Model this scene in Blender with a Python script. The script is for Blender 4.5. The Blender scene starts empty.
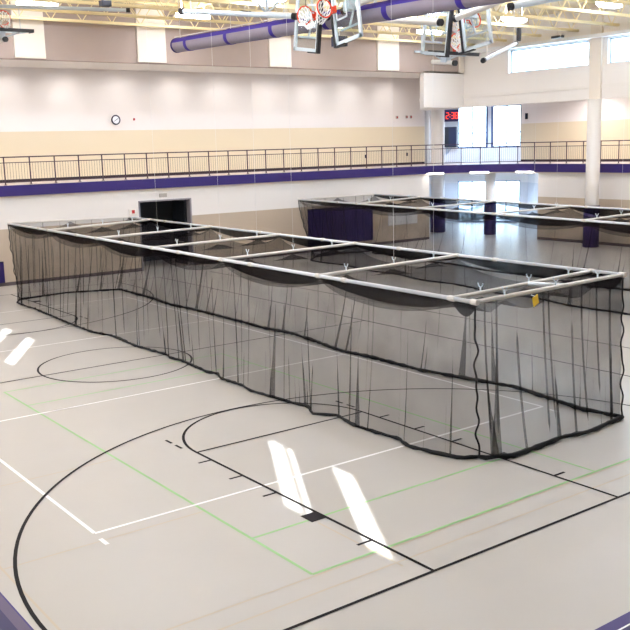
import bpy, bmesh, math, random
from mathutils import Vector, Matrix
random.seed(7)
PI = math.pi
sc = bpy.context.scene
COL = sc.collection

# ------------------------------------------------------------------ colours / materials
def lin(h):
    h = h.lstrip('#')
    v = [int(h[i:i + 2], 16) / 255 for i in (0, 2, 4)]
    return tuple((c / 12.92 if c <= .04045 else ((c + .055) / 1.055) ** 2.4) for c in v) + (1,)

def mat(name, h, rough=.6, metal=0., spec=.5, noise=0., nscale=3., emit=0., emit_col=None):
    m = bpy.data.materials.new(name); m.use_nodes = True
    nt = m.node_tree; b = nt.nodes['Principled BSDF']
    b.inputs['Base Color'].default_value = lin(h)
    b.inputs['Roughness'].default_value = rough
    b.inputs['Metallic'].default_value = metal
    b.inputs['Specular IOR Level'].default_value = spec
    if emit:
        b.inputs['Emission Color'].default_value = lin(emit_col or h)
        b.inputs['Emission Strength'].default_value = emit
    if noise:
        g = nt.nodes.new('ShaderNodeNewGeometry'); n = nt.nodes.new('ShaderNodeTexNoise')
        n.inputs['Scale'].default_value = nscale; n.inputs['Detail'].default_value = 4
        r = nt.nodes.new('ShaderNodeMapRange')
        r.inputs['To Min'].default_value = 1 - noise; r.inputs['To Max'].default_value = 1 + noise
        mx = nt.nodes.new('ShaderNodeMix'); mx.data_type = 'RGBA'; mx.blend_type = 'MULTIPLY'
        mx.inputs['Factor'].default_value = 1
        mx.inputs[6].default_value = lin(h)
        nt.links.new(g.outputs['Position'], n.inputs['Vector'])
        nt.links.new(n.outputs['Fac'], r.inputs['Value'])
        nt.links.new(r.outputs['Result'], mx.inputs[7])
        nt.links.new(mx.outputs[2], b.inputs['Base Color'])
    return m

def wall_mat(name, low, high, zsplit, base=None, zbase=0):
    """painted block wall: two paint bands meeting at one height, optional rubber cove base"""
    m = mat(name, high, .75, spec=.3)
    nt = m.node_tree; b = nt.nodes['Principled BSDF']
    g = nt.nodes.new('ShaderNodeNewGeometry'); s = nt.nodes.new('ShaderNodeSeparateXYZ')
    nt.links.new(g.outputs['Position'], s.inputs[0])
    gt = nt.nodes.new('ShaderNodeMath'); gt.operation = 'GREATER_THAN'; gt.inputs[1].default_value = zsplit
    nt.links.new(s.outputs['Z'], gt.inputs[0])
    mx = nt.nodes.new('ShaderNodeMix'); mx.data_type = 'RGBA'
    mx.inputs[6].default_value = lin(low); mx.inputs[7].default_value = lin(high)
    nt.links.new(gt.outputs[0], mx.inputs['Factor'])
    out = mx.outputs[2]
    if base:
        g2 = nt.nodes.new('ShaderNodeMath'); g2.operation = 'GREATER_THAN'; g2.inputs[1].default_value = zbase
        nt.links.new(s.outputs['Z'], g2.inputs[0])
        m2 = nt.nodes.new('ShaderNodeMix'); m2.data_type = 'RGBA'
        m2.inputs[6].default_value = lin(base); nt.links.new(out, m2.inputs[7])
        nt.links.new(g2.outputs[0], m2.inputs['Factor']); out = m2.outputs[2]
    nt.links.new(out, b.inputs['Base Color'])
    return m

def glass_mat(name, tint=(1, 1, 1, 1), refl=.06):
    m = bpy.data.materials.new(name); m.use_nodes = True
    nt = m.node_tree; nt.nodes.remove(nt.nodes['Principled BSDF'])
    t = nt.nodes.new('ShaderNodeBsdfTransparent'); t.inputs[0].default_value = tint
    g = nt.nodes.new('ShaderNodeBsdfGlossy'); g.inputs['Roughness'].default_value = .03
    mx = nt.nodes.new('ShaderNodeMixShader'); mx.inputs[0].default_value = refl
    nt.links.new(t.outputs[0], mx.inputs[1]); nt.links.new(g.outputs[0], mx.inputs[2])
    nt.links.new(mx.outputs[0], nt.nodes['Material Output'].inputs[0])
    return m

def net_mat(name, cover, h='#1c191d'):
    """knotted netting: the yarn covers a fixed share of the surface"""
    m = bpy.data.materials.new(name); m.use_nodes = True
    nt = m.node_tree; nt.nodes.remove(nt.nodes['Principled BSDF'])
    t = nt.nodes.new('ShaderNodeBsdfTransparent')
    d = nt.nodes.new('ShaderNodeBsdfDiffuse'); d.inputs[0].default_value = lin(h)
    g = nt.nodes.new('ShaderNodeNewGeometry'); n = nt.nodes.new('ShaderNodeTexNoise')
    n.inputs['Scale'].default_value = 1.3; n.inputs['Detail'].default_value = 3
    r = nt.nodes.new('ShaderNodeMapRange')
    r.inputs['From Min'].default_value = .3; r.inputs['From Max'].default_value = .7
    r.inputs['To Min'].default_value = cover - .05; r.inputs['To Max'].default_value = cover + .05
    nt.links.new(g.outputs['Position'], n.inputs['Vector'])
    nt.links.new(n.outputs['Fac'], r.inputs['Value'])
    mx = nt.nodes.new('ShaderNodeMixShader')
    nt.links.new(r.outputs['Result'], mx.inputs[0])
    nt.links.new(t.outputs[0], mx.inputs[1]); nt.links.new(d.outputs[0], mx.inputs[2])
    nt.links.new(mx.outputs[0], nt.nodes['Material Output'].inputs[0])
    return m

M = dict(
    floor=mat('court_floor', '#bfbab3', .32, spec=.4, noise=.03, nscale=1.2),
    black=mat('line_black', '#120c10', .6, spec=.15), white_l=mat('line_white', '#fbfaf9', .4),
    green=mat('line_green', '#98c986', .4), yellow=mat('line_yellow', '#c3b5a0', .4),
    purple=mat('purple_paint', '#2c1a6e', .5), purple_g=mat('purple_grey', '#564868', .5), purple_d=mat('purple_dark', '#1c0f50', .5),
    lower=wall_mat('wall_lower', '#bcac9a', '#e4dfdb', 2.2, '#5d5254', .14),
    track=wall_mat('wall_track', '#e2d3b8', '#ebe4e0', 5.97, '#3a3034', 4.0),
    lobby=wall_mat('wall_lobby', '#d5d3d6', '#eae4e2', 2.5),
    cream=mat('cream_wall', '#efeae6', .75, spec=.3), cream2=mat('cream_pilaster', '#e9e0d5', .75, spec=.3),
    taupe=mat('taupe_wall', '#aa9a93', .75, spec=.3, noise=.03, nscale=2),
    white=mat('white_paint', '#ece7e2', .6),
    ceil=mat('ceiling_deck', '#ecdfc8', .8), joist=mat('joist_paint', '#ecdcae', .6),
    rail=mat('rail_paint', '#3f2436', .45), fascia=mat('fascia_purple', '#2b1a68', .45, noise=.05),
    deckf=mat('track_floor', '#c9bcb6', .6), lip=mat('fascia_lip', '#d9cdbb', .6),
    pad=mat('purple_vinyl', '#241258', .45), padseam=mat('pad_seam', '#170a3c', .5),
    alu=mat('white_aluminium', '#e9ebef', .4), pipe=mat('painted_pipe', '#ddd8d2', .45),
    pale=mat('pale_blue_steel', '#c3cdd8', .4), bframe=mat('board_frame', '#d5e0e8', .4),
    rope=mat('black_rope', '#0d0b0d', .8), hook=mat('bright_hook', '#e8f2fa', .3),
    orange=mat('rim_orange', '#e2421c', .4), cord=mat('white_cord', '#eeeeee', .7),
    dark=mat('black_rubber', '#16141a', .5), navy=mat('navy_box', '#161b38', .5),
    duct=mat('duct_fabric', '#8f8694', .7, noise=.08, nscale=4), ductp=mat('duct_purple', '#3a2590', .7), ductd=mat('duct_purple_dark', '#2a1a6a', .7),
    clockf=mat('clock_face', '#eceef4', .4), clockr=mat('clock_rim', '#2b2238', .4),
    red=mat('red_plastic', '#b8232a', .4), grey=mat('grey_plate', '#b7aea6', .5),
    wboard=mat('white_board', '#d9d8da', .35), tag=mat('yellow_tag', '#f7cc22', .6),
    door=mat('door_dark', '#23262c', .5), frame=mat('door_frame', '#8f8a90', .5),
    winframe=mat('window_frame', '#c6d4e0', .4), bluef=mat('blue_frame', '#3c4f78', .4),
    glow_housing=mat('lamp_housing_uplight', '#e9e6e0', .5, emit=17, emit_col='#f6f2ea'), scoreb=mat('score_case', '#241c52', .5),  # housing glow is an added uplight that brightens the ceiling
    led=mat('led_red', '#ff5230', .4, emit=2, emit_col='#ff4020'),
    lens=mat('lamp_lens', '#ffffff', .4, emit=58, emit_col='#e2ecff'),
    lens2=mat('lamp_lens_soft', '#ffffff', .4, emit=9, emit_col='#fffaf4'),
    ground=mat('outside_paving', '#b9bcc0', .8, noise=.05),
    pane=glass_mat('window_glass', (.94, .98, 1, 1)), board=glass_mat('board_glass', (.93, .97, .97, 1), .05),
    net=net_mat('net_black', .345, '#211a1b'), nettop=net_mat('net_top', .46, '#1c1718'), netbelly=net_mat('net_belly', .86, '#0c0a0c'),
    hoopnet=net_mat('hoop_net', .62, '#f0eeee'),
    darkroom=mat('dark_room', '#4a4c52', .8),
)

# ------------------------------------------------------------------ mesh helpers
class MB:
    def __init__(s): s.v = []; s.f = []; s.m = []
    def quad(s, pts, mi=0):
        i = len(s.v); s.v += [tuple(p) for p in pts]; s.f.append(tuple(range(i, i + len(pts)))); s.m.append(mi)
    def box(s, a, b, mi=0):
        x0, y0, z0 = a; x1, y1, z1 = b
        s.hexa([(x0, y0), (x1, y0), (x1, y1), (x0, y1)], z0, z1, mi)
    def hexa(s, poly, z0, z1, mi=0):
        """prism over a counter-clockwise polygon"""
        n = len(poly); i = len(s.v)
        s.v += [(x, y, z0) for x, y in poly] + [(x, y, z1) for x, y in poly]
        s.f.append(tuple(i + k for k in range(n))[::-1]); s.f.append(tuple(i + n + k for k in range(n)))
        for k in range(n):
            k2 = (k + 1) % n; s.f.append((i + k, i + k2, i + n + k2, i + n + k))
        s.m += [mi] * (n + 2)
    def obox(s, o, ax, ay, az, mi=0):
        """box with centre o and half-axis vectors"""
        o, ax, ay, az = map(Vector, (o, ax, ay, az)); i = len(s.v)
        for sz in (-1, 1):
            for sx, sy in ((-1, -1), (1, -1), (1, 1), (-1, 1)):
                s.v.append(tuple(o + ax * sx + ay * sy + az * sz))
        for f in ((3, 2, 1, 0), (4, 5, 6, 7), (0, 1, 5, 4), (1, 2, 6, 5), (2, 3, 7, 6), (3, 0, 4, 7)):
            s.f.append(tuple(i + k for k in f)); s.m.append(mi)
    def wallseg(s, p, q, t, z0, z1, mi=0):
        """wall from p to q, thickness t to the left of the direction"""
        p, q = Vector(p), Vector(q); d = (q - p).normalized(); n = Vector((-d.y, d.x)) * t
        poly = [p, q, q + n, p + n]
        if t < 0: poly = poly[::-1]
        s.hexa([tuple(v) for v in poly], z0, z1, mi)
    def tube(s, path, r, n=8, mi=0, closed=False, cap=True):
        P = [Vector(p) for p in path]; rings = []; prev = None
        L = len(P)
        for k in range(L):
            if closed: t = P[(k + 1) % L] - P[k - 1]
            else: t = P[min(k + 1, L - 1)] - P[max(k - 1, 0)]
            t.normalize()
            if prev is None:
                a = Vector((0, 0, 1)) if abs(t.z) < .9 else Vector((1, 0, 0))
                u = t.cross(a).normalized()
            else:
                u = (prev - t * prev.dot(t)).normalized()
            prev = u; w = t.cross(u); i = len(s.v); rr = r[k] if isinstance(r, (list, tuple)) else r
            for j in range(n):
                a = 2 * PI * j / n
                s.v.append(tuple(P[k] + (u * math.cos(a) + w * math.sin(a)) * rr))
            rings.append(i)
        for k in range(L - (0 if closed else 1)):
            a, b = rings[k], rings[(k + 1) % L]
            for j in range(n):
                j2 = (j + 1) % n
                s.f.append((a + j, a + j2, b + j2, b + j)); s.m.append(mi)
        if cap and not closed:
            s.f.append(tuple(rings[0] + j for j in range(n))[::-1]); s.f.append(tuple(rings[-1] + j for j in range(n))); s.m += [mi, mi]
    def bar(s, p, q, r, n=8, mi=0): s.tube([p, q], r, n, mi)
    def build(s, name, mats, parent=None, smooth=False):
        if not isinstance(mats, (list, tuple)): mats = [mats]
        off = Vector((0, 0, 0))
        if parent is not None:
            p = parent
            while p is not None: off += p.location; p = p.parent
        me = bpy.data.meshes.new(name)
        me.from_pydata([tuple(Vector(v) - off) for v in s.v], [], s.f)
        for m in mats: me.materials.append(m)
        me.polygons.foreach_set('material_index', s.m)
        if smooth: me.polygons.foreach_set('use_smooth', [True] * len(me.polygons))
        me.update()
        o = bpy.data.objects.new(name, me); COL.objects.link(o)
        if parent is not None: o.parent = parent
        return o

def tagit(o, label, cat, group=None):
    o['label'] = label; o['category'] = cat
    if group: o['group'] = group
    return o
def thing(name, label, cat, loc, group=None):
    o = bpy.data.objects.new(name, None); o.empty_display_size = .2; COL.objects.link(o); o.location = loc
    return tagit(o, label, cat, group)
def struct(o): o['kind'] = 'structure'; return o
def copy_tree(o, loc):
    c = o.copy(); COL.objects.link(c); c.location = loc
    for ch in o.children:
        d = ch.copy(); COL.objects.link(d); d.parent = c
    return c
def lerp(a, b, t): return a + (b - a) * t

# ------------------------------------------------------------------ floor with court lines
mb = MB()
mb.box((-11.2, -20.2, -.2), (38.5, 37, 0), 0)
ZL = [0.]
ZB = {1: .0050, 2: .0040, 3: .0030, 4: .0020, 5: .006, 6: .006, 7: .006}   # paint layers
def line(p, q, w=.05, mi=1):
    p, q = Vector((*p, 0)), Vector((*q, 0)); d = (q - p).normalized(); n = Vector((-d.y, d.x, 0)) * w / 2
    ZL[0] += .000008; z = Vector((0, 0, ZB[mi] + ZL[0]))
    mb.quad([p - n + z, q - n + z, q + n + z, p + n + z], mi)
def arc(c, r, a0, a1, w=.05, mi=1, n=72):
    ZL[0] += .000008
    for k in range(n):
        t0, t1 = a0 + (a1 - a0) * k / n, a0 + (a1 - a0) * (k + 1) / n
        mb.quad([(c[0] + math.cos(t) * R, c[1] + math.sin(t) * R, ZB[mi] + ZL[0]) for t, R in ((t0, r - w / 2), (t0, r + w / 2), (t1, r + w / 2), (t1, r - w / 2))], mi)
YC = 12.98
FAR = 2 * YC
# basketball court, black
line((-5.79, 0), (9.7, 0)); line((-5.79, FAR), (9.7, FAR))
line((9.7, 0), (9.7, FAR)); line((-5.79, 0), (-5.79, FAR)); line((-5.79, YC), (9.7, YC))
line((12.05, -2), (12.05, FAR))
arc((1.83, YC), 1.83, 0, 2 * PI)
for fl in (0, 1):
    Y = (lambda y: FAR - y) if fl else (lambda y: y)
    sg = -1 if fl else 1
    line((0, Y(0)), (0, Y(5.79))); line((3.66, Y(0)), (3.66, Y(5.79))); line((0, Y(5.79)), (3.66, Y(5.79)))
    arc((1.83, Y(5.79)), 1.83, 0, sg * PI); arc((1.83, Y(1.6)), 6.05, 0, sg * PI)
    for s in (-1, 1): line((1.83 + 6.05 * s, Y(0)), (1.83 + 6.05 * s, Y(1.6)))
    for x0, s in ((0, -1), (3.66, 1)):
        for y in (1.16, 3.37, 4.32, 5.29): line((x0, Y(y)), (x0 + .25 * s, Y(y)))
        line((x0, Y(2.27)), (x0 + .26 * s, Y(2.27)), .28)
        for y0, y1 in ((6.14, 6.38), (6.51, 6.74)): line((x0 + .09 * s, Y(y0)), (x0 + .09 * s, Y(y1)))
# volleyball, white
for x in (-2.74, 6.5): line((x, 3.74), (x, 22.3), .055, 2)
for y in (3.74, 9.95, 16.3, 22.3): line((-2.74, y), (6.5, y), .055, 2)
for x in (-2.755, 6.44): line((x, 3.29), (x, 3.52), .06, 2)
# badminton, green
for x in (-1.19, 4.29): line((x, .87), (x, 12.12), .045, 3)
for y in (.87, 2.22, 12.1, 10.7): line((-1.19, y), (4.29, y), .045, 3)
line((4.29, .87), (10.5, .87), .045, 3)
# faint yellow set
for a, b in (((-4.07, .46), (9.7, .46)), ((-4.07, .82), (9.7, .82)), ((-.2, .34), (-.2, 2.07)), ((-4.07, 3.45), (-1.2, 3.45)), ((-4.09, .4), (-4.09, 9)), ((-4.07, 6.4), (-1.2, 6.4))):
    line(a, b, .03, 4)
# purple border on the near sides
def rect(x0, y0, x1, y1, mi):
    ZL[0] += .0003; z = ZB[mi] + ZL[0]
    mb.quad([(x0, y0, z), (x1, y0, z), (x1, y1, z), (x0, y1, z)], mi)
rect(-4.45, -6, -4.31, 24, 6); rect(-4.33, -6, -4.31, 24, 5); rect(-5.2, -6, -4.45, 24, 7)
rect(-3, -2.22, 10, -2.07, 5); rect(-3, -2.245, 10, -2.22, 2); rect(-3, -3, 10, -2.245, 7)
struct(mb.build('floor', [M['floor'], M['black'], M['white_l'], M['green'], M['yellow'], M['purple'], M['purple_g'], M['purple_d']]))

mb = MB(); mb.box((-90, -90, -.6), (160, 160, -.3)); struct(mb.build('ground', M['ground']))

# ------------------------------------------------------------------ walls
# lower back wall with the dark doorway
mb = MB()
DX0, DX1, DZ = 10.1, 12.62, 2.97
mb.box((-11, 28.3, 0), (DX0, 28.6, 3.52)); mb.box((DX1, 28.3, 0), (26.9, 28.6, 3.52)); mb.box((DX0, 28.3, DZ), (DX1, 28.6, 3.52))
struct(mb.build('wall_back', M['lower']))
# room behind the doorway
mb = MB()
mb.box((9, 31.3, 0), (14, 31.4, 3.5)); mb.box((8.9, 28.6, 0), (9, 31.4, 3.5)); mb.box((14, 28.6, 0), (14.1, 31.4, 3.5))
struct(mb.build('wall_store', M['darkroom']))
mb = MB()
for x in (DX0, DX1 - .06): mb.box((x, 28.27, 0), (x + .06, 28.62, DZ))
mb.box((DX0, 28.27, DZ - .06), (DX1, 28.62, DZ))
d1 = struct(mb.build('door_1', M['frame']))
for s, hx in ((1, DX0 + .08), (-1, DX1 - .08)):
    m2 = MB(); m2.obox((hx + s * .06, 29.2, DZ / 2 - .05), (.025, 0, 0), (0, .56, 0), (0, 0, DZ / 2 - .08))
    dl = m2.build('door_leaf', M['door'], d1)
    m2 = MB(); m2.bar((hx + s * .12, 28.8, 1.02), (hx + s * .12, 29.6, 1.02), .018)
    m2.build('push_bar', M['pipe'], dl)

# running track slab, its curved edge, and the walls around it
PATH = [(-11.0, 28.2)]
PATH += [(26 + 4.2 * math.sin(a), 24 + 4.2 * math.cos(a)) for a in [PI / 2 * k / 14 for k in range(15)]]
PATH += [(30.2, -20.0)]
poly = PATH + [(33.6, -20.0), (33.6, 27.9), (37.6, 30.8), (33.7, 36.2), (30.0, 31.6), (-11.0, 31.6)]
mb = MB(); mb.hexa(poly[::-1] if sum(poly[i - 1][0] * poly[i][1] - poly[i][0] * poly[i - 1][1] for i in range(len(poly))) < 0 else poly, 3.52, 3.87)
struct(mb.build('slab_track', M['deckf']))
def strip(path, off0, off1, z0, z1, name, m):
    """solid ribbon that follows the deck edge"""
    b = MB(); P = [Vector((*p, 0)) for p in path]; N = []
    for k in range(len(P)):
        t = (P[min(k + 1, len(P) - 1)] - P[max(k - 1, 0)]).normalized(); N.append(Vector((t.y, -t.x, 0)))
    for k in range(len(P) - 1):
        a, c = P[k], P[k + 1]; na, nc = N[k], N[k + 1]
        i = len(b.v)
        for z in (z0, z1):
            for q in (a + na * off0, c + nc * off0, c + nc * off1, a + na * off1): b.v.append((q.x, q.y, z))
        for f in ((3, 2, 1, 0), (4, 5, 6, 7), (0, 1, 5, 4), (1, 2, 6, 5), (2, 3, 7, 6), (3, 0, 4, 7)):
            b.f.append(tuple(i + j for j in f)); b.m.append(0)
    return struct(b.build(name, m))
# right-hand normal of the path points into the gym
strip(PATH, -.02, .05, 3.46, 3.87, 'trim_1', M['fascia'])
strip(PATH, -.12, -.01, 3.40, 3.52, 'trim_2', M['lip'])

mb = MB()
mb.box((-11, 31.6, 3.87), (29.7, 31.9, 9)); struct(mb.build('wall_track_back', M['track']))
mb = MB()
mb.box((33.6, -20, 3.87), (33.9, 27.9, 7.4)); struct(mb.build('wall_track_right', M['track']))
mb = MB(); mb.box((30.4, -20, 0), (30.7, 23.95, 3.52)); struct(mb.build('wall_right', M['lower']))

# entrance lobby: diagonal two-storey window wall
A = Vector((35.07, 34.26)); D = Vector((.591, -.806)); Nn = Vector((-.806, -.591))    # Nn looks into the gym
def dg(t, off=0, z=0): p = A + D * t + Nn * off; return Vector((p.x, p.y, z))
mb = MB()
def dseg(t0, t1, z0, z1):
    p = [dg(t0), dg(t1), dg(t1, -.3), dg(t0, -.3)]
    mb.hexa([(v.x, v.y) for v in p][::-1], z0, z1)
W = [(-.02, 1.76), (2.12, 3.84)]
dseg(-2.4, W[0][0], 0, 7.5); dseg(W[0][1], W[1][0], 0, 7.5); dseg(W[1][1], 4.4, 0, 7.5)
for a, b in W: dseg(a, b, 2.62, 4.68); dseg(a, b, 7.2, 7.5); dseg(a, b, 0, .06)
struct(mb.build('wall_lobby', M['lobby']))
wn = 0
for a, b in W:
    for z0, z1, bars in ((.06, 2.62, ()), (4.68, 7.2, (5.58,))):
        wn += 1; f = MB(); ct = (a + b) / 2
        def fr(t0, t1, q0, q1):
            c = dg((t0 + t1) / 2, -.12, (q0 + q1) / 2)
            f.obox(c, Vector((D.x, D.y, 0)) * (t1 - t0) / 2, Vector((Nn.x, Nn.y, 0)) * .06, (0, 0, (q1 - q0) / 2))
        fr(a, a + .06, z0, z1); fr(b - .06, b, z0, z1); fr(a, b, z0, z0 + .07); fr(a, b, z1 - .06, z1); fr(ct - .035, ct + .035, z0, z1)
        for zb in bars: fr(a, b, zb - .025, zb + .025)
        o = struct(f.build('window_%d' % wn, M['bluef']))
        g = MB(); c = dg(ct, -.14, (z0 + z1) / 2)
        g.obox(c, Vector((D.x, D.y, 0)) * (b - a) / 2, Vector((Nn.x, Nn.y, 0)) * .006, (0, 0, (z1 - z0) / 2))
        g.build('pane', M['pane'], o)
# dark blue mullion post between the upper windows
f = MB()
for tt in (1.80, 2.08): f.obox(dg(tt, .03, 5.94), Vector((D.x, D.y, 0)) * .035, Vector((Nn.x, Nn.y, 0)) * .04, (0, 0, 1.26))
struct(f.build('trim_3', M['bluef']))
mb = MB()
e0, e1 = dg(-2.35), dg(4.3)
mb.wallseg((27.0, 28.6), (30, 31.75), .25, 0, 3.52); mb.wallseg((29.9, 31.75), (e0.x, e0.y), .25, 0, 7.5)
struct(mb.build('wall_lobby_left', M['lobby']))
mb = MB(); mb.wallseg((35.2, 26.6), (e1.x, e1.y), -.25, 0, 3.52); mb.wallseg((30.5, 23.7), (35.3, 26.7), -.25, 0, 3.52)
mb.wallseg((33.6, 27.7), (e1.x, e1.y), -.25, 3.52, 7.5)
struct(mb.build('wall_lobby_right', M['lobby']))

# upper front walls: bulkhead over the back track, beam and clerestory wall on the right
mb = MB()
mb.box((-11, 28.2, 8.6), (29.35, 28.5, 11), 0)
mb.box((26.45, 28.2, 6.87), (29.65, 28.5, 8.68), 1)
for x0, x1 in ((5.3, 6.5), (10.4, 11.7), (16.9, 18.1), (23.3, 24.7), (28.95, 29.3)):
    mb.box((x0, 28.12, 8.64), (x1, 28.2, 11), 2)
struct(mb.build('wall_bulkhead', [M['taupe'], M['cream'], M['cream2']]))
mb = MB(); mb.box((-11, 28.5, 8.6), (29.35, 31.7, 8.85)); struct(mb.build('ceiling_track_back', M['white']))
mb = MB()
X0, X1 = 29.35, 29.7
CW = [(20.25, 25.1), (12.4, 19.2), (4.5, 11.6), (-3.5, 3.7)]
mb.box((X0, -20, 6.85), (X1, 31.8, 8.4)); mb.box((X0, -20, 9.52), (X1, 31.8, 11))
ys = [-20] + [v for w in sorted(CW) for v in w] + [31.8]
for k in range(0, len(ys), 2): mb.box((X0, ys[k], 8.4), (X1, ys[k + 1], 9.52))
struct(mb.build('wall_clerestory', M['cream']))
mb = MB()
mb.box((29.2, 19.45, 6.85), (X0, 20.05, 11)); mb.box((29.2, 11.7, 6.85), (X0, 12.3, 11))
struct(mb.build('trim_4', M['cream2']))
for a, b in CW:
    wn += 1; f = MB(); xx = X0 + .18
    for y in (a, b - .06): f.box((xx, y, 8.4), (xx + .08, y + .06, 9.52))
    for z in (8.4, 9.46): f.box((xx, a, z), (xx + .08, b, z + .06))
    n = round((b - a) / 1.2)
    for k in range(1, n): y = a + (b - a) * k / n; f.box((xx + .02, y - .015, 8.4), (xx + .06, y + .015, 9.52))
    for z in (8.77, 9.14): f.box((xx + .02, a, z - .012), (xx + .06, b, z + .012))
    o = struct(f.build('window_%d' % wn, M['winframe']))
    g = MB(); g.box((xx + .035, a, 8.4), (xx + .045, b, 9.52)); g.build('pane', M['pane'], o)
# light shelf above the clerestory
mb = MB(); mb.box((28.9, -18, 9.56), (X0, 28.2, 9.72)); struct(mb.build('trim_5', M['alu']))
mb = MB(); mb.box((29.3, -20, 7.35), (39, 37, 7.5)); struct(mb.build('ceiling_track_right', M['white']))
mb = MB(); mb.box((-11.3, -20.3, 10.95), (29.75, 31.9, 11.1)); struct(mb.build('ceiling', M['ceil']))

# near walls; slits high in the left wall let the sun in
mb = MB()
SL = [(-18.62, -18.06), (-16.98, -16.80), (-16.71, -16.22), (-4.68, -4.0), (-2.82, -2.18)]
mb.box((-11.03, -20, 0), (-11, 31.9, 8.6)); mb.box((-11.03, -20, 9.84), (-11, 31.9, 11))
ys = [-20] + [v for w in SL for v in w] + [31.9]
for k in range(0, len(ys), 2): mb.box((-11.03, ys[k], 8.6), (-11, ys[k + 1], 9.84))
struct(mb.build('wall_left', M['cream']))
for a, b in SL:
    wn += 1; f = MB()
    f.box((-11.04, a - .05, 8.55), (-10.98, b + .05, 8.6)); f.box((-11.04, a - .05, 9.84), (-10.98, b + .05, 9.89))
    o = struct(f.build('window_%d' % wn, M['winframe']))
    g = MB(); g.box((-11.02, a, 8.6), (-11.01, b, 9.84)); g.build('pane', M['pane'], o)
mb = MB(); mb.box((-11.3, -20.3, 0), (34, -20, 11)); struct(mb.build('wall_front', M['cream']))

# columns (structure) with purple pads (things)
def column(x, y, r, z1, name): b = MB(); b.tube([(x, y, 0), (x, y, z1)], r, 32); return struct(b.build(name, M['white'], smooth=False))
def shade(o):
    for p in o.data.polygons: p.use_smooth = len(p.vertices) == 4
    return o
def colpad(x, y, r, z1, label):
    b = MB(); n = 32
    b.tube([(x, y, .03), (x, y, z1)], r + .06, n)
    t = tagit(shade(b.build('column_pad', M['pad'])), label, 'padding', 'purple pads round the columns')
    b = MB(); b.tube([(x, y, z1), (x, y, z1 + .025)], r + .05, n); b.build('pad_binding', M['padseam'], t)
for x, y, r, z1, zp, lab in ((29.9, 30.75, .38, 7.35, 1.95, 'purple pad round the white column nearest the end of the back wall'),
                             (30.65, 27.45, .27, 3.52, 1.85, 'purple pad round the slim column between the two lobby windows'),
                             (29.2, 19.72, .315, 6.85, 1.95, 'purple pad round the tall white column at right')):
    shade(column(x, y, r, z1, 'column')); colpad(x, y, r, zp, lab)
b = MB(); b.tube([(30.2, 31.9, 3.87), (30.2, 31.9, 7.35)], .16, 20); struct(shade(b.build('column', M['white'])))

# ------------------------------------------------------------------ roof structure
Yj = [27.5, 25.3, 23.1, 20.9, 18.7, 16.5, 14.3, 12.1, 9.9, 7.7, 5.5]
for Y in Yj:
    b = MB(); zt, zb = 10.88, 10.02
    for z in (zt, zb):
        for s in (-1, 1): b.box((-11, Y + s * .05 - .035, z - .05), (29.35, Y + s * .05 + .035, z + .05))
    x = -10.8; k = 0
    while x < 29:
        z0, z1 = (zb, zt) if k % 2 == 0 else (zt, zb)
        b.bar((x, Y, z0), (x + .62, Y, z1), .022, 5); x += .62; k += 1
    struct(b.build('roof_joist_beam', M['joist']))
for X in (2.5, 12.0, 21.5):
    b = MB()
    b.box((X - .09, -20, 10.6), (X + .09, 28.2, 10.64)); b.box((X - .09, -20, 10.9), (X + .09, 28.2, 10.94)); b.box((X - .012, -20, 10.64), (X + .012, 28.2, 10.9))
    struct(b.build('roof_girder_beam', M['joist']))

# ------------------------------------------------------------------ lamps
def lamp_proto(loc):
    t = thing('ceiling_light', 'long white ceiling light hung level between the cream roof joists', 'ceiling light', loc, 'ceiling lights')
    b = MB(); n = 20; L, Wd = .75, .2
    ring = [(math.copysign(abs(math.cos(a)) ** .7, math.cos(a)) * L, math.copysign(abs(math.sin(a)) ** .8, math.sin(a)) * Wd) for a in [2 * PI * k / n for k in range(n)]]
    x, y, z = loc
    b.hexa([(x + p, y + q) for p, q in ring], z + .06, z + .2)
    b.bar((x - .5, y, z + .2), (x - .5, y, 10.94), .012, 6); b.bar((x + .5, y, z + .2), (x + .5, y, 10.94), .012, 6)
    b.build('glow_housing', M['glow_housing'], t)
    b = MB(); i = 0; rows = []
    for sc_, zz in ((1, .06), (.94, .02), (.7, -.03), (.35, -.05)):
        rows.append(len(b.v)); b.v += [(x + p * sc_ * .97, y + q * sc_ * .97, z + zz) for p, q in ring]
    for a, c in zip(rows, rows[1:]):
        for k in range(n): k2 = (k + 1) % n; b.f.append((a + k, c + k, c + k2, a + k2)); b.m.append(0)
    b.f.append(tuple(rows[-1] + k for k in range(n))[::-1]); b.m.append(0)
    b.build('lens', M['lens'], t)
    return t
lp = lamp_proto((5.3, 25.6 - .15, 10.08))
for j, Y in enumerate((25.45, 20.2, 15.4, 10.9, 6.6, 1.8)):
    for i, X in enumerate((-7.2, -.8, 5.3, 11.6, 18.2, 24.3)):
        if (i, j) == (2, 0): continue
        copy_tree(lp, (X, Y + (.1 if i % 2 else 0), 10.08))
for k, (x, y, ang) in enumerate(((27.0, 27.95, -12), (29.0, 26.7, -52), (30.0, 24.5, -80))):
    a = math.radians(ang); u = Vector((math.cos(a), math.sin(a), 0)); v = Vector((-u.y, u.x, 0))
    b = MB(); b.obox((x, y, 3.485), u * .5, v * .07, (0, 0, .036))
    nm = ('at the end of the back wall', 'above the slim padded column', 'at the start of the right wall')[k]
    t = tagit(b.build('track_edge_light', M['white']), 'white light under the track edge ' + nm, 'light', 'lights under the track edge')
    b = MB(); b.obox((x, y, 3.46), u * .47, v * .08, (0, 0, .03)); b.build('lens', M['lens2'], t)

def light(kind, name, loc, rot, energy, color=(1, 1, 1), **kw):
    l = bpy.data.lights.new(name, kind); l.energy = energy; l.color = color
    for k, v in kw.items(): setattr(l, k, v)
    o = bpy.data.objects.new(name, l); COL.objects.link(o); o.location = loc; o.rotation_euler = rot
    return o
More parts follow.
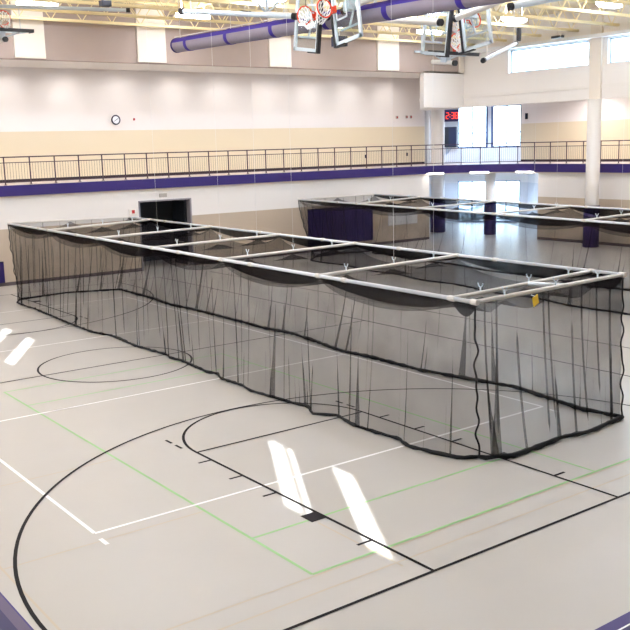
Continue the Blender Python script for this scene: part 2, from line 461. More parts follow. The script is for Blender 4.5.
# wall washers in the soffit of the back track
xw = -2.0
while xw < 29:
    light('SPOT', 'soffit_or_fill_spot', (xw, 30.35, 8.5), (math.radians(18), 0, 0), 78, (1, .97, .95), spot_size=math.radians(150), spot_blend=1, shadow_soft_size=.25)
    xw += 2.62
xw = -18  # unseen fill spots, added to brighten the right track wall
while xw < 27:
    light('SPOT', 'soffit_or_fill_spot', (31.6, xw, 7.3), (0, math.radians(-20), 0), 300, (1, .96, .95), spot_size=math.radians(150), spot_blend=.6, shadow_soft_size=.1)
    xw += 4.5
for (x, y, z, e) in ((33.6, 31.8, 3.4, 420), (31.8, 29.4, 3.4, 260), (33.2, 31.5, 7.2, 600), (31.4, 25.5, 3.4, 160)):  # unseen bluish fill lights, added to lift the lobby like daylight
    light('SPOT', 'lobby_fill', (x, y, z), (0, 0, 0), e, (.5, .7, 1), spot_size=math.radians(160), spot_blend=.5, shadow_soft_size=.15)
# sun through the high slits of the left wall
tan_e = 8.6 / 21.93
sd = Vector((1, 1.767, -tan_e * math.sqrt(1 + 1.767 ** 2))).normalized()
so = light('SUN', 'sun', (-20, -30, 30), (0, 0, 0), 26, (1, .98, .96), angle=math.radians(.22))
so.rotation_euler = sd.to_track_quat('-Z', 'Y').to_euler()

w = bpy.data.worlds.new('sky'); sc.world = w; w.use_nodes = True
nt = w.node_tree; bg = nt.nodes['Background']
tc = nt.nodes.new('ShaderNodeTexCoord'); sp = nt.nodes.new('ShaderNodeSeparateXYZ'); cr = nt.nodes.new('ShaderNodeValToRGB')
cr.color_ramp.elements[0].position = 0; cr.color_ramp.elements[0].color = (.74, .88, 1, 1)
cr.color_ramp.elements[1].position = .6; cr.color_ramp.elements[1].color = (.5, .74, 1, 1)
nt.links.new(tc.outputs['Generated'], sp.inputs[0]); nt.links.new(sp.outputs['Z'], cr.inputs[0]); nt.links.new(cr.outputs[0], bg.inputs[0])
bg.inputs[1].default_value = 9

# ------------------------------------------------------------------ guard railing along the track
ZD = 3.87
dist = [0]
for a, c in zip(PATH, PATH[1:]): dist.append(dist[-1] + math.dist(a, c))
def at(s):
    s = max(0, min(s, dist[-1]))
    for k in range(len(PATH) - 1):
        if s <= dist[k + 1]:
            t = (s - dist[k]) / (dist[k + 1] - dist[k])
            return Vector((lerp(PATH[k][0], PATH[k + 1][0], t), lerp(PATH[k][1], PATH[k + 1][1], t), 0))
    return Vector((*PATH[-1], 0))
rl = thing('guard_railing', 'dark metal guard railing with thin balusters along the running track edge', 'railing', (26, 28.2, ZD))
S0, S1 = 10.55, 64.55
ss = [S0 + .25 * k for k in range(int((S1 - S0) / .25) + 1)]
for nm, z, r in (('top_rail', ZD + 1.07, .026), ('middle_rail', ZD + .86, .018), ('bottom_rail', ZD + .12, .02)):
    b = MB(); b.tube([at(s) + Vector((0, 0, z)) for s in ss], r, 6); b.build(nm, M['rail'], rl)
n = int(S1 - S0)
for k in range(n + 1):
    p = at(S0 + k); b = MB(); b.bar((p.x, p.y, ZD + .02), (p.x, p.y, ZD + 1.06), .026, 6)
    b.box((p.x - .05, p.y - .05, ZD + .02), (p.x + .05, p.y + .05, ZD + .035)); b.build('post', M['rail'], rl)
for k in range(n):
    b = MB()
    for j in range(1, 9):
        p = at(S0 + k + j / 9); b.bar((p.x, p.y, ZD + .12), (p.x, p.y, ZD + .86), .006, 4)
    b.build('baluster_panel', M['rail'], rl)

# ------------------------------------------------------------------ batting cages
def poly_at(P, y):
    """point of a polyline (list of (x, y)) at parameter 0..1 by length"""
    L = [0]
    for a, c in zip(P, P[1:]): L.append(L[-1] + math.dist(a, c))
    s = y * L[-1]
    for k in range(len(P) - 1):
        if s <= L[k + 1] + 1e-9:
            t = (s - L[k]) / max(L[k + 1] - L[k], 1e-9)
            return lerp(P[k][0], P[k + 1][0], t), lerp(P[k][1], P[k + 1][1], t)
    return P[-1]

def net_sheet(top, bot, ztop, nfold, rng, inward, nt_=14, seg=.12, wave=.03, edge=0.):
    """hanging net: top polyline at ztop, hem polyline on the floor; pleats are real three-layer folds"""
    b = MB()
    Lt = sum(math.dist(a, c) for a, c in zip(top, top[1:]))
    us = []; n = max(4, int(Lt / seg))
    folds = []
    for k in range(nfold):
        c = (k + .5 + rng.uniform(-.42, .42)) / nfold
        folds.append((c, rng.uniform(.004, .011) * (1.6 if rng.random() < .25 else 1), rng.uniform(0, .3) if rng.random() < .4 else 0, rng.uniform(.75, 1.05), rng.uniform(-.1, .1)))
    for k in range(int(nfold * .45)):      # short slack folds gathered above the hem
        folds.append((rng.uniform(.02, .98), rng.uniform(.004, .009), rng.uniform(.55, .85), 1.05, rng.uniform(-.25, .25)))
    cols = [(k / n, None, 0) for k in range(n + 1)]
    for f in folds:
        for j in range(4): cols.append((f[0], f, j))
    cols.sort(key=lambda c: (c[0], c[2]))
    ph = [rng.uniform(0, 6.28) for _ in range(6)]
    idx = []
    for (u, f, j) in cols:
        col = []
        for i in range(nt_ + 1):
            t = i / nt_
            du = 0; dn = 0
            if f:
                on = 1 if f[2] <= t <= f[3] else .04
                wdt = f[1] * on * (.6 + .6 * t)
                du = ((-1, 1, -1, 1)[j] * wdt + f[4] * (t - .1) ** 1.3 * (1 if t > .1 else 0) if t > .1 else (-1, 1, -1, 1)[j] * wdt)
                dn = (0, .015, -.015, 0)[j] * on
            uu = min(1, max(0, u + du / Lt))
            x0, y0 = poly_at(top, uu); x1, y1 = poly_at(bot, uu)
            tt = t ** 1.6
            x, y = lerp(x0, x1, tt), lerp(y0, y1, tt)
            dx, dy = poly_at(top, min(1, uu + .01)); ex, ey = poly_at(top, max(0, uu - .01))
            tx, ty = dx - ex, dy - ey; q = math.hypot(tx, ty) or 1
            nx, ny = ty / q, -tx / q
            s = u * Lt
            wv = wave * t * (math.sin(s * 2.1 + ph[0]) + .6 * math.sin(s * 4.7 + ph[1] + t * 2) + .4 * math.sin(s * 9 + ph[2]))
            wv *= min(1, u * 8, (1 - u) * 8)
            z = lerp(ztop, .03, t)
            col.append((x + nx * (wv + dn), y + ny * (wv + dn), z))
        idx.append(len(b.v)); b.v += col
    for a, c in zip(idx, idx[1:]):
        for i in range(nt_): b.f.append((a + i, c + i, c + i + 1, a + i + 1)); b.m.append(0)
    return b

def hem(bot, rng, r=.045):
    L = sum(math.dist(a, c) for a, c in zip(bot, bot[1:])); n = int(L / .12); pts = []; rr = []
    for k in range(n + 1):
        x, y = poly_at(bot, k / n); pts.append((x + rng.uniform(-.015, .015), y + rng.uniform(-.01, .01), r * .9 + .006)); rr.append(r * rng.uniform(.65, 1.1))
    b = MB(); b.tube(pts, rr, 6); return b

def cage(name, label, near, far, bars, zt, hemn, hemf, hemr, heml, rng, folds, cables, near_r=.034):
    """near/far: rail end points (x, y) right end first; bars: list of (y on near rail, y on far rail), right end first"""
    t = thing(name, label, 'batting cage', (near[0][0], near[0][1], 0), 'batting cages')
    def on(rail, y):
        (x0, y0), (x1, y1) = rail; return (lerp(x0, x1, (y - y0) / (y1 - y0)), y)
    N0, N1, F0, F1 = near[0], near[1], far[0], far[1]
    for nm, r in (('near_rail', near), ('far_rail', far)):
        b = MB(); b.bar((*r[0], zt), (*r[1], zt), near_r, 10)
        o = b.build(nm, M['alu'], t, True)
        b = MB()
        for k in range(1, 7):      # pipe couplings
            y = lerp(r[0][1], r[1][1], k / 7); p = on(r, y); q = on(r, y + .12); b.bar((*p, zt), (*q, zt), near_r + .012, 10)
        b.build('coupling', M['pipe'], o)
    P3 = lambda p, z=zt: Vector((p[0], p[1], z))
    for k, (yn, yf) in enumerate(bars):
        a, c = P3(on(near, yn)), P3(on(far, yf))
        b = MB(); b.bar(a, c, .034, 10); cb = b.build('crossbar', M['pipe'], t, True)
        for f in (0, 1):
            p = lerp(a, c, f); u = (Vector((*near[1], 0)) - Vector((*near[0], 0))).normalized()
            b = MB(); b.bar(p - u * .07, p + u * .06, .046, 10); b.build('clamp', M['pipe'], cb)
        for f in (.18, .51, .81):
            p = lerp(a, c, f); b = MB()
            b.bar(p, p + Vector((0, 0, .1)), .014, 6)
            b.tube([p + Vector((0, .055, .16)), p + Vector((0, .035, .11)), p + Vector((0, 0, .09)), p + Vector((0, -.035, .11)), p + Vector((0, -.055, .16))], .010, 6)
            b.build('hanger_hook', M['hook'], cb)
        if k in cables:
            for f in ((.51,) if k % 2 else (.51, .81)):
                p = lerp(a, c, f); b = MB(); b.bar(p + Vector((0, 0, .1)), (p.x, p.y, 10.5), .0032, 4)
                b.build('suspension_cable', M['cord'], cb)
    eb = MB(); eb.bar(P3(N1), P3(F1), .035, 8); eb.build('end_bar', M['pipe'], t, True)
    b = MB(); a = lerp(P3(on(near, bars[0][0])), P3(on(far, bars[0][1])), .57); c = lerp(P3(on(near, bars[1][0])), P3(on(far, bars[1][1])), .5)
    b.bar(a, c, .036, 8); b.build('short_brace', M['alu'], t, True)
    # side and end nets
    for nm, top, hm, nf, rr in (('near_side_net', [N0, N1], hemn, folds[0], .036), ('far_side_net', [F0, F1], hemf, folds[1], .045), ('right_end_net', [N0, F0], hemr, folds[2], .045), ('left_end_net', [N1, F1], heml, folds[3], .04)):
        o = net_sheet(top, hm, zt - .03, nf, rng, 0).build(nm, M['net'], t)
        hem(hm, rng, rr).build('weighted_hem', M['rope'], o, True)
    # roof net: sags between the crossbars and the hangers
    pins = []
    for yn, yf in bars:
        a, c = on(near, yn), on(far, yf)
        for f in (0, .18, .51, .81, 1): pins.append((lerp(a[0], c[0], f), lerp(a[1], c[1], f)))
    pins += [N1, F1, (lerp(N1[0], F1[0], .5), lerp(N1[1], F1[1], .5))]
    b = MB(); nu, nv = 130, 22
    for i in range(nu + 1):
        u = i / nu; a = (lerp(N0[0], N1[0], u), lerp(N0[1], N1[1], u)); c = (lerp(F0[0], F1[0], u), lerp(F0[1], F1[1], u))
        for j in range(nv + 1):
            v = j / nv; x, y = lerp(a[0], c[0], v), lerp(a[1], c[1], v)
            d = min(math.dist((x, y), q) for q in pins)
            sag = .36 * (1 - math.exp(-d / .6))
            b.v.append((x, y, zt - .045 - sag))
    for i in range(nu):
        for j in range(nv):
            k = i * (nv + 1) + j; b.f.append((k, k + 1, k + nv + 2, k + nv + 1)); b.m.append(0)
    b.build('roof_net', M['nettop'], t)
    # slack gathered under the two long rails
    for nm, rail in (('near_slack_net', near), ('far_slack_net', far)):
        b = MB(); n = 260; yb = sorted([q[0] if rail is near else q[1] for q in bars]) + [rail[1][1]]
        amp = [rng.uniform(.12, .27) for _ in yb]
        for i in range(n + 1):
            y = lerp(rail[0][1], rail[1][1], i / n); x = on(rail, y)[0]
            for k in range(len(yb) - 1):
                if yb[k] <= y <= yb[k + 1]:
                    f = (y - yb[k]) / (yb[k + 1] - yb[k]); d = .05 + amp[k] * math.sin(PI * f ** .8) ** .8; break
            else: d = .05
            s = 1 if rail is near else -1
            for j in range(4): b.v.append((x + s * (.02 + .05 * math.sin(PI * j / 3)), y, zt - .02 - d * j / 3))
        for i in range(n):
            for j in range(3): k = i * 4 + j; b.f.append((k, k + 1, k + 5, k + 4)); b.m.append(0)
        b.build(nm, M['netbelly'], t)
    # laced corner ropes
    for p, q in ((N0, hemr[0]), (F0, hemr[-1]), (N1, heml[0])):
        b = MB(); pts = []; ph = rng.uniform(0, 6)
        for i in range(41):
            f = i / 40; am = .022 * math.sin(PI * min(1, f * 3) / 2)
            ff = f ** 1.5
            pts.append((lerp(p[0], q[0], ff) + am * (math.sin(f * 41 + ph) + .8 * math.sin(f * 17 + 2 * ph)), lerp(p[1], q[1], ff) + am * math.cos(f * 27 + ph), lerp(zt, .06, f)))
        b.tube(pts, .017, 6); b.build('corner_rope', M['rope'], t, True)
    return t

rng = random.Random(3)
hemn = [(3.36, 2.45), (3.1, 2.62), (2.98, 3.06), (2.88, 3.6), (3.02, 4.04), (2.96, 4.51), (2.93, 5.14), (3.08, 5.85), (2.79, 6.22), (3.02, 6.71), (2.93, 7.35), (2.84, 8.46), (2.94, 9.09), (2.9, 9.78), (3.06, 10.24), (2.99, 10.6), (3.1, 12.0), (3.04, 12.43), (3.14, 12.86), (3.02, 14.37), (3.14, 16.03), (2.94, 16.92), (2.97, 18.96), (3.14, 22.04), (3.09, 22.84), (3.14, 23.82), (3.45, 24.4)]
hemf = [(6.93, 2.3), (6.81, 3.01), (7.11, 4.98), (6.66, 7.38), (6.7, 9.18), (6.59, 10.17), (6.81, 11.58), (6.96, 12.81), (6.81, 14.23), (6.88, 15.37), (6.88, 18.02), (6.77, 19.47), (6.96, 21.13), (7.02, 23.91)]
hemr = [(3.36, 2.45), (3.4, 2.31), (3.63, 2.24), (3.78, 2.11), (4.54, 2.15), (5.21, 2.21), (5.75, 2.1), (6.24, 2.16), (6.93, 2.25)]
heml = [(3.45, 24.4), (3.75, 24.43), (5.25, 24.63), (7.02, 23.91)]
bars1 = [(2.30, 2.46), (2.80, 3.14), (6.44, 6.74), (10.15, 10.4), (13.64, 13.9), (17.25, 17.85), (21.2, 22.3)]
c1 = cage('batting_cage', 'long black net batting cage in the middle of the court, the nearer one', ((3.08, 2.28), (3.54, 25.25)), ((7.08, 2.44), (7.66, 24.1)), bars1, 2.65,
          hemn, hemf, hemr, heml, rng, (54, 46, 9, 10), (2, 3, 4, 5))
# caught balls / torn knots in the nets are left to the net noise
n2 = ((15.2, 3.0), (17.75, 27.4)); f2 = ((19.35, 3.1), (22.2, 27.2))
hn = [(15.4 + .0 * k, 3.0) for k in range(1)] + [(15.35 + .085 * (y - 5) + .12 * math.sin(y * 1.7), y) for y in [4 + .8 * k for k in range(28)]] + [(17.9, 26.4)]
hf = [(19.25, 3.0)] + [(18.85 + .085 * (y - 5) + .15 * math.sin(y * 1.3 + 1), y) for y in [4 + .8 * k for k in range(28)]] + [(21.4, 26.3)]
bars2 = [(3.1, 3.2), (3.6, 3.9), (6.6, 6.8), (10.1, 10.5), (14.1, 14.3), (18.3, 18.55), (22.5, 23.5)]
c2 = cage('batting_cage', 'black net batting cage farther back, in front of the purple wall pads', n2, f2, bars2, 2.65,
          hn, hf, [(15.4, 3.0), (17, 2.9), (19.25, 3.0)], [(17.9, 26.4), (19.5, 26.6), (21.4, 26.3)], rng, (30, 26, 6, 8), (3, 4), .034)
# yellow tag hanging from the end bar
b = MB(); o = Vector((4.40, 2.20, 2.53)); u = Vector((.95, .2, .25)).normalized(); v = Vector((-.25, 0, .95)).normalized(); v = (v - u * v.dot(u)).normalized(); nn = u.cross(v)
b.obox(o, u * .085, v * .075, nn * .006)
tg = tagit(b.build('warning_tag', M['tag']), 'small yellow tag hanging from the front end bar of the nearer batting cage', 'tag')
b = MB(); b.bar(o + v * .07, (4.42, 2.31, 2.605), .006, 5); b.build('tag_string', M['cord'], tg)

# ------------------------------------------------------------------ fabric duct
XD, RD = 8.8, .237
ZY = lambda y: 8.40 + .02 * (y - 11)
ZDu = ZY(22)
dt = thing('air_duct', 'long grey and purple fabric air duct hanging under the roof joists', 'duct', (XD, 22, ZDu))
def arcduct(a0, a1, r, y0, y1, m, nm, n=24, steps=20):
    b = MB()
    for k in range(steps + 1):
        y = lerp(y0, y1, k / steps); rr = r * (1 + .012 * math.sin(k * 2.3))
        for j in range(n + 1):
            a = lerp(a0, a1, j / n); b.v.append((XD + rr * math.cos(a), y, ZY(y) + rr * math.sin(a)))
    for k in range(steps):
        for j in range(n):
            i = k * (n + 1) + j; b.f.append((i, i + 1, i + n + 2, i + n + 1)); b.m.append(0)
    return b.build(nm, m, dt, True)
rad = math.radians
arcduct(rad(163), rad(262), RD, 21.85, -14, M['duct'], 'near_fabric_side'); arcduct(rad(278), rad(377), RD, 21.85, -14, M['duct'], 'far_fabric_side')
arcduct(rad(17), rad(163), RD, 21.85, -14, M['ductp'], 'purple_top'); arcduct(rad(262), rad(278), RD, 21.85, -14, M['ductp'], 'purple_seam', 4)
for y in (20.9, 18.3, 15.75, 13.2, 10.67, 8.1, 5.6, 3.1): arcduct(0, 2 * PI, RD + .012, y - .1, y + .1, M['ductp'], 'purple_band', 32, 2)
b = MB()
rr = [(RD + .015, 21.77), (RD + .012, 21.89), (RD * .86, 21.95), (RD * .4, 21.99)]
n = 32; rows = []
for r, y in rr: rows.append(len(b.v)); b.v += [(XD + r * math.cos(2 * PI * j / n), y, ZDu + r * math.sin(2 * PI * j / n)) for j in range(n)]
for a, c in zip(rows, rows[1:]):
    for j in range(n): b.f.append((a + j, a + (j + 1) % n, c + (j + 1) % n, c + j)); b.m.append(0)
b.f.append(tuple(rows[-1] + j for j in range(n))); b.m.append(0)
b.build('end_cap', M['ductd'], dt)
for y in (21.6, 18.3, 15.75, 13.2, 10.67):
    b = MB(); b.bar((XD, y, ZY(y) + RD - .01), (XD, y, 10.6), .012, 5); b.build('hanger_wire', M['pipe'], dt)
b = MB(); b.bar((XD, -14, ZY(-14) + RD + .05), (XD, 22.0, ZDu + RD + .05), .012, 5); b.build('support_cable', M['pipe'], dt)

# ------------------------------------------------------------------ ceiling-hung basketball backstops
def backstop(label, centre, face, up, pivot=None, mast_len=2.4, mast_r=.075, hung=False):
    """centre of the board, unit vector it faces, unit vector towards the board's top edge"""
    c = Vector(centre); nf = Vector(face).normalized(); uz = Vector(up).normalized(); uy = -nf; ux = uy.cross(uz)
    T = lambda x, y, z: c + ux * x + uy * y + uz * z
    t = thing('basketball_backstop', label, 'basketball hoop', c, 'ceiling hung basketball backstops')
    W2, H2 = .915, .535
    def bx(b, x0, x1, z0, z1, y0, y1): b.obox(T((x0 + x1) / 2, (y0 + y1) / 2, (z0 + z1) / 2), ux * abs(x1 - x0) / 2, uy * abs(y1 - y0) / 2, uz * abs(z1 - z0) / 2)
    b = MB(); bx(b, -W2 + .02, W2 - .02, -H2 + .02, H2 - .02, -.006, .006); g = b.build('glass_board', M['board'], t)
    b = MB(); q = .05
    bx(b, -.305, .305, -H2 + .12, -H2 + .12 + q, -.012, -.007); bx(b, -.305, .305, -H2 + .12 + .457 - q, -H2 + .12 + .457, -.012, -.007)
    for s in (-1, 1): bx(b, s * .305, s * (.305 - q), -H2 + .12, -H2 + .12 + .457, -.012, -.007)
    b.build('target_square', M['bframe'], g)
    b = MB(); q = .09
    bx(b, -W2, W2, H2 - q, H2, -.03, .03); bx(b, -W2, W2, -H2, -H2 + q * .8, -.03, .03)
    for s in (-1, 1): bx(b, s * W2, s * (W2 - q), -H2, H2, -.03, .03)
    b.build('board_frame', M['bframe'], t)
    b = MB(); bx(b, -W2 - .025, W2 + .025, -H2 - .06, -H2 + .01, -.055, .055)
    for s in (-1, 1): bx(b, s * (W2 + .03), s * (W2 - .005), -H2, -H2 + .38, -.055, .055)
    b.build('edge_pad', M['dark'], t)
    # rim, bracket, net
    zr = -H2 + .15; yr = -.38; R = .2285
    b = MB(); b.tube([T(math.cos(a) * R, yr + math.sin(a) * R, zr) for a in [2 * PI * k / 28 for k in range(28)]], .02, 8, closed=True)
    rim = b.build('rim', M['orange'], t, True)
    b = MB(); bx(b, -.09, .09, zr - .13, zr + .03, -.05, -.012); bx(b, -.06, .06, zr - .02, zr + .015, yr + R - .01, -.05)
    for s in (-1, 1): b.bar(T(s * .08, -.05, zr - .1), T(s * .13, yr + .17, zr - .01), .012, 6)
    b.build('rim_bracket', M['orange'], t)
    b = MB(); gd = Vector((0, 0, -1))
    n = 12; rows = []
    for k, (r, d) in enumerate(((R, 0), (.19, .13), (.15, .26), (.13, .4))):
        rows.append([T(math.cos(2 * PI * (j + k * .5) / n) * r, yr + math.sin(2 * PI * (j + k * .5) / n) * r, zr) + (gd * d * .55 - uz * d * .5) for j in range(n)])
    for a, d in zip(rows, rows[1:]):
        for j in range(n):
            b.bar(a[j], d[j], .013, 4); b.bar(a[(j + 1) % n], d[j], .013, 4)
    b.build('hoop_net', M['cord'], rim)
    # back frame and mast
    b = MB()
    for s in (-1, 1):
        b.bar(T(s * .55, .06, -.35), T(s * .55, .06, .42), .03, 8); b.bar(T(s * .55, .06, .0), T(0, .26, .05), .03, 8)
    bx(b, -.12, .12, -.14, .1, .03, .3)
    b.build('mounting_frame', M['pale'], t)
    b = MB(); b.bar(T(0, .3, -.42), T(0, .3, mast_len), mast_r, 14); ms = b.build('mast', M['pipe'], t, False)
    b = MB()
    b.tube([T(0, .3, -.5), T(0, .3, -.4)], mast_r + .015, 14)
    b.build('mast_clamp', M['dark'], ms)
    e = T(0, .3, mast_len)
    b = MB(); hd = Vector((e.x, e.y, 9.95))
    if hung:
        for sx in (-.8, .8): p = T(sx, .05, .3); b.bar(p, (p.x, p.y, 10.0), .014, 6)
        b.build('ceiling_brace', M['pale'], t); return t
    b.bar(e, hd, .05, 10); side = ux if abs(ux.z) < .5 else uy
    b.bar(hd - side * 1.3, hd + side * 1.3, .055, 10)
    b.bar(e, hd + side * 1.2, .035, 8); b.bar(e, hd - side * 1.2, .035, 8)
    b.build('ceiling_brace', M['pale'], t)
    b = MB(); m1 = T(0, .3, .5); w = Vector((m1.x, m1.y, 9.9)); b.bar(m1, w, .008, 5); b.obox(w, (.1, 0, 0), (0, .16, 0), (0, 0, .1)); b.build('hoist_winch', M['dark'], t)
    return t
s, co = math.sin(rad(8.5)), math.cos(rad(8.5))
def bs(x, y_bottom, zc, fx, dirn, label, **k):
    up = Vector((0, dirn * co, s)); c = Vector((x, y_bottom, zc)) + up * .535
    return backstop(label, c, (fx, 0, 0), up, **k)
bs(8.0, 12.58, 8.42, -1, 1, 'folded basketball hoop facing left, left board of the left hanging pair')
bs(8.05, 12.08, 8.5, -1, -1, 'folded basketball hoop facing left, right board of the left hanging pair')
bs(12.25, 12.05, 8.42, 1, 1, 'folded basketball hoop seen from behind, left board of the right hanging pair', mast_r=.09)
bs(12.3, 11.65, 8.47, 1, -1, 'folded basketball hoop seen from behind, right board of the right hanging pair', mast_r=.09)
backstop('basketball hoop folded flat under the roof at the left edge, near the back wall', (3.55, 24.4, 9.13), (0, -.05, 1), (0, 1, .05), mast_len=.5, hung=True)
backstop('basketball hoop folded flat in the gap behind the right hanging pair', (14.9, 14.9, 7.95), (0, -.12, 1), (0, 1, .12), mast_len=.6, hung=True)

# long pale support pipes under the joists
for (p, q, r, lab) in (((6.0, 16.3, 8.89), (7.7, 13.35, 8.5), .07, 'long pale pipe under the roof ending at the left pair of hoops'),
                       ((13.2, 10.6, 8.75), (19.5, 8.6, 9.9), .085, 'sloping pale pipe rising right from the right pair of hoops'),
                       ((13.38, 11.8, 7.41), (17.38, 14.1, 8.28), .06, 'short white pipe with a black end just right of the right hanging pair'),
                       ((1.0, 24.9, 9.9), (7.2, 22.3, 9.75), .06, 'pale pipe across the joists at the top left')):
    b = MB(); b.bar(p, q, r, 12); t = tagit(b.build('support_pipe', M['pale'], None, False), lab, 'pipe', 'support pipes under the roof')
    P, Q = Vector(p), Vector(q)
    for f in (.08, .92): b = MB(); b.bar(lerp(P, Q, f), (*lerp(P, Q, f).xy, 10.9), .016, 6); b.build('hanger_rod', M['pipe'], t)
    d = (Q - P).normalized()
    for e, sg in ((P, -1), (Q, 1)): b = MB(); b.bar(e - d * sg * .03, e + d * sg * .1, r + .02, 12); b.build('end_cap', M['dark'], t)
for (x, y, z, sx, sy, sz, lab) in ((13.4, 18.6, 8.62, .22, .18, .17, 'navy speaker box hanging right of the left pair of hoops'),
                                   (5.6, 20.5, 9.62, .16, .12, .09, 'small dark box on the joists at the top left'),
                                   (20.6, 16.8, 9.0, .06, .06, .24, 'black winch hanging at the left of the high right window'),
                                   (28.3, 21.2, 9.72, .1, .3, .05, 'dark flat box above the high right window'),
                                   (11.6, 21.8, 9.85, .2, .12, .07, 'dark box on the joists above the purple duct')):
    b = MB(); b.obox((x, y, z), (sx, 0, 0), (0, sy, 0), (0, 0, sz)); b.obox((x, y - sy - .01, z - .02), (sx * .8, 0, 0), (0, .012, 0), (0, 0, sz * .7))
    t = tagit(b.build('hanging_box', M['navy'] if 'navy' in lab else M['dark']), lab, 'box', 'dark boxes under the roof')
    b = MB(); b.bar((x, y, z + sz), (x, y, 10.9), .014, 6); b.build('hanger_rod', M['pipe'], t)

# ------------------------------------------------------------------ things on the walls
def wallbox(name, x, z, w_, h_, y, d, m, label, cat, group=None):
    b = MB(); b.obox((x, y - d / 2, z), (w_ / 2, 0, 0), (0, d / 2, 0), (0, 0, h_ / 2)); return tagit(b.build(name, m), label, cat, group)
# clock
ck = thing('wall_clock', 'round white clock with a dark rim on the wall above the track', 'clock', (10.82, 31.58, 6.43))
b = MB(); b.tube([(10.82, 31.6, 6.43), (10.82, 31.53, 6.43)], .18, 32); b.build('clock_face', M['clockf'], ck)
b = MB(); b.tube([(10.82 + .19 * math.cos(a), 31.54, 6.43 + .19 * math.sin(a)) for a in [2 * PI * k / 36 for k in range(36)]], .032, 8, closed=True); b.build('clock_rim', M['clockr'], ck, True)
b = MB(); b.bar((10.82, 31.515, 6.43), (10.93, 31.515, 6.50), .011, 5); b.bar((10.82, 31.515, 6.43), (10.72, 31.515, 6.36), .009, 5); b.build('clock_hands', M['clockr'], ck)
wallbox('alarm_button', 11.73, 6.45, .07, .1, 31.603, .05, M['red'], 'tiny red alarm on the wall just right of the clock', 'alarm')
for x, z, lab in ((27.59, 6.48, 'leftmost of three small boxes high on the wall before the corner'), (28.31, 6.5, 'middle of three small boxes high on the wall before the corner'), (28.63, 6.5, 'rightmost of three small boxes high on the wall before the corner')):
    t = wallbox('wall_box', x, z, .14 if x < 28 else .1, .16, 31.6, .06, M['grey'], lab, 'wall box', 'small boxes high on the track wall')
    b = MB(); b.obox((x, 31.53, z), (.035, 0, 0), (0, .012, 0), (0, 0, .045)); b.build('red_lens', M['red'], t)
for x, z, lab in ((25.32, 4.42, 'dark outlet low on the track wall, the left one'), (28.33, 4.45, 'dark outlet low on the track wall, nearer the corner')):
    wallbox('wall_outlet', x, z, .1, .18, 31.6, .03, M['clockr'], lab, 'outlet', 'outlets on the track wall')
t = wallbox('exit_plate', 11.27, 3.15, .34, .16, 28.303, .05, M['grey'], 'small grey plate on the wall above the dark doorway', 'plate')
t = wallbox('fire_alarm', 9.8, 2.54, .32, .22, 28.3, .06, M['white'], 'white box with a red lens left of the dark doorway', 'alarm')
b = MB(); b.obox((9.82, 28.23, 2.54), (.06, 0, 0), (0, .012, 0), (0, 0, .07)); b.build('red_lens', M['red'], t)
t = wallbox('notice_board', 25.0, 1.26, 2.0, .66, 28.297, .04, M['wboard'], 'pale blank board on the tan wall behind the farther cage', 'board')
b = MB()
for z in (.93, 1.59): b.obox((25, 28.24, z), (1.0, 0, 0), (0, .012, 0), (0, 0, .015))
b.build('board_trim', M['grey'], t)
b = MB(); b.obox((33.58, 27.5, 6.37), (.05, 0, 0), (0, .07, 0), (0, 0, .16)); t = tagit(b.build('wall_speaker', M['dark']), 'small dark speaker on the wall right of the upper lobby windows', 'speaker')
b = MB(); b.obox((33.52, 27.5, 6.37), (.012, 0, 0), (0, .055, 0), (0, 0, .13)); b.build('speaker_grille', M['navy'], t)
# purple wall pads
for k in range(6):
    x0 = 18.9 + k * .672
    b = MB(); b.box((x0 + .006, 28.22, .3), (x0 + .666, 28.29, 2.06)); t = tagit(b.build('wall_pad', M['pad']), 'tall purple wall pad in the row on the back wall', 'wall pad', 'purple wall pads')
    b = MB(); b.box((x0 + .006, 28.21, 2.02), (x0 + .666, 28.3, 2.08)); b.build('top_binding', M['padseam'], t)
b = MB(); b.box((3.5, 28.22, .15), (4.22, 28.29, .95)); t = tagit(b.build('wall_pad', M['pad']), 'low purple wall pad at the left edge of the picture', 'wall pad', 'purple wall pads')
b = MB(); b.box((3.5, 28.21, .92), (4.22, 28.3, .97)); b.build('top_binding', M['padseam'], t)
# digital clock and speaker by the lobby window
cu = Vector((D.x, D.y, 0)); cn = Vector((Nn.x, Nn.y, 0)); cz = Vector((0, 0, 1))
cc = dg(-.42, .14, 6.67)
t = thing('digital_clock', 'purple digital clock showing 2:38 in red at the lobby corner', 'clock', cc)
b = MB(); b.obox(cc, cu * .47, cn * .1, cz * .36); b.build('case', M['scoreb'], t)
SEG = dict(zip('abcdefg', [((-.5, 1), (.5, 1)), ((.5, 1), (.5, 0)), ((.5, 0), (.5, -1)), ((-.5, -1), (.5, -1)), ((-.5, 0), (-.5, -1)), ((-.5, 1), (-.5, 0)), ((-.5, 0), (.5, 0))]))
def digit(bm, ch, x, w_, h_):
    for k in {'2': 'abged', '3': 'abgcd', '8': 'abcdefg'}[ch]:
        (x0, z0), (x1, z1) = SEG[k]
        p = cc + cu * (x + x0 * w_) + cz * (z0 * h_) + cn * .105; q = cc + cu * (x + x1 * w_) + cz * (z1 * h_) + cn * .105
        bm.bar(p, q, .016, 6)
b = MB()
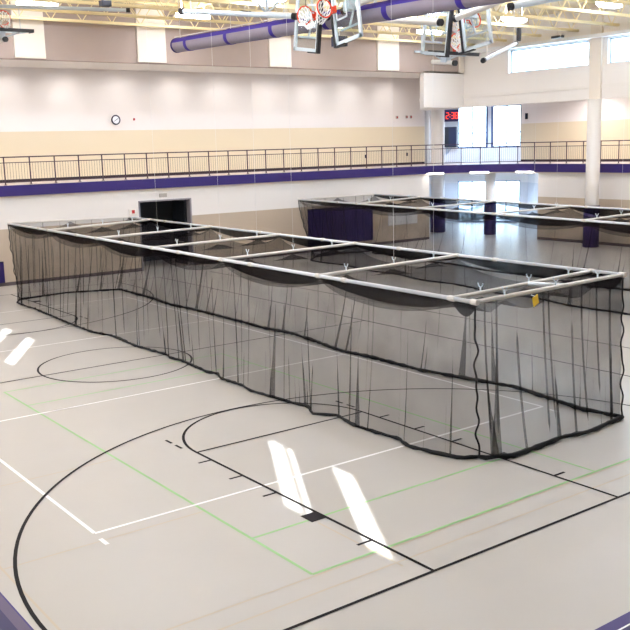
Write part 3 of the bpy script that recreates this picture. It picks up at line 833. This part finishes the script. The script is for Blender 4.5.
# reading direction is along +D seen from the gym
digit(b, '2', -.22, .15, .18); digit(b, '3', .11, .15, .18); digit(b, '8', .34, .15, .18)
for z in (-.07, .07): b.obox(cc - cu * .055 + cz * z + cn * .105, cu * .02, cn * .02, cz * .02)
b.build('digits', M['led'], t)
cs = dg(-.45, .22, 5.36)
t = thing('loudspeaker', 'tall dark loudspeaker below the red digital clock', 'speaker', cs)
b = MB(); b.obox(cs, cu * .42, cn * .18, cz * .62); b.build('cabinet', M['dark'], t)
b = MB(); b.obox(cs + cu * .16 + cn * .18, cu * .24, cn * .015, cz * .56); b.build('grille', M['navy'], t)
b = MB(); b.bar(cs - cz * .6 - cu * .2, cs - cz * 1.2 - cu * .3 - cn * .3, .04, 8); b.bar(cs - cz * .6 + cu * .1, cs - cz * 1.1 - cu * .3 - cn * .3, .03, 8); b.build('bracket', M['pale'], t)

# ------------------------------------------------------------------ camera
cam = bpy.data.cameras.new('camera'); co_ = bpy.data.objects.new('camera', cam); COL.objects.link(co_)
cam.sensor_fit = 'HORIZONTAL'; cam.sensor_width = 36; cam.lens = 36 * 925.016 / 630; cam.clip_end = 400; cam.clip_start = .05
yaw, tilt, roll = .935, .182, -.026
d = Vector((math.cos(yaw) * math.cos(tilt), math.sin(yaw) * math.cos(tilt), -math.sin(tilt)))
r = Vector((math.sin(yaw), -math.cos(yaw), 0)); u = r.cross(d)
c, s = math.cos(roll), math.sin(roll)
r2 = r * c + u * s; u2 = -r * s + u * c
m = Matrix(((r2.x, u2.x, -d.x), (r2.y, u2.y, -d.y), (r2.z, u2.z, -d.z))).to_4x4()
m.translation = Vector((-7.295, -7.595, 5.112))
co_.matrix_world = m
sc.camera = co_

sc.cycles.use_denoising = True
sc.cycles.max_bounces = 8; sc.cycles.diffuse_bounces = 5; sc.cycles.transparent_max_bounces = 40
sc.cycles.use_light_tree = True
sc.cycles.sample_clamp_indirect = 8
sc.view_settings.view_transform = 'Standard'; sc.view_settings.look = 'None'
sc.view_settings.exposure = 0.46; sc.view_settings.gamma = 1
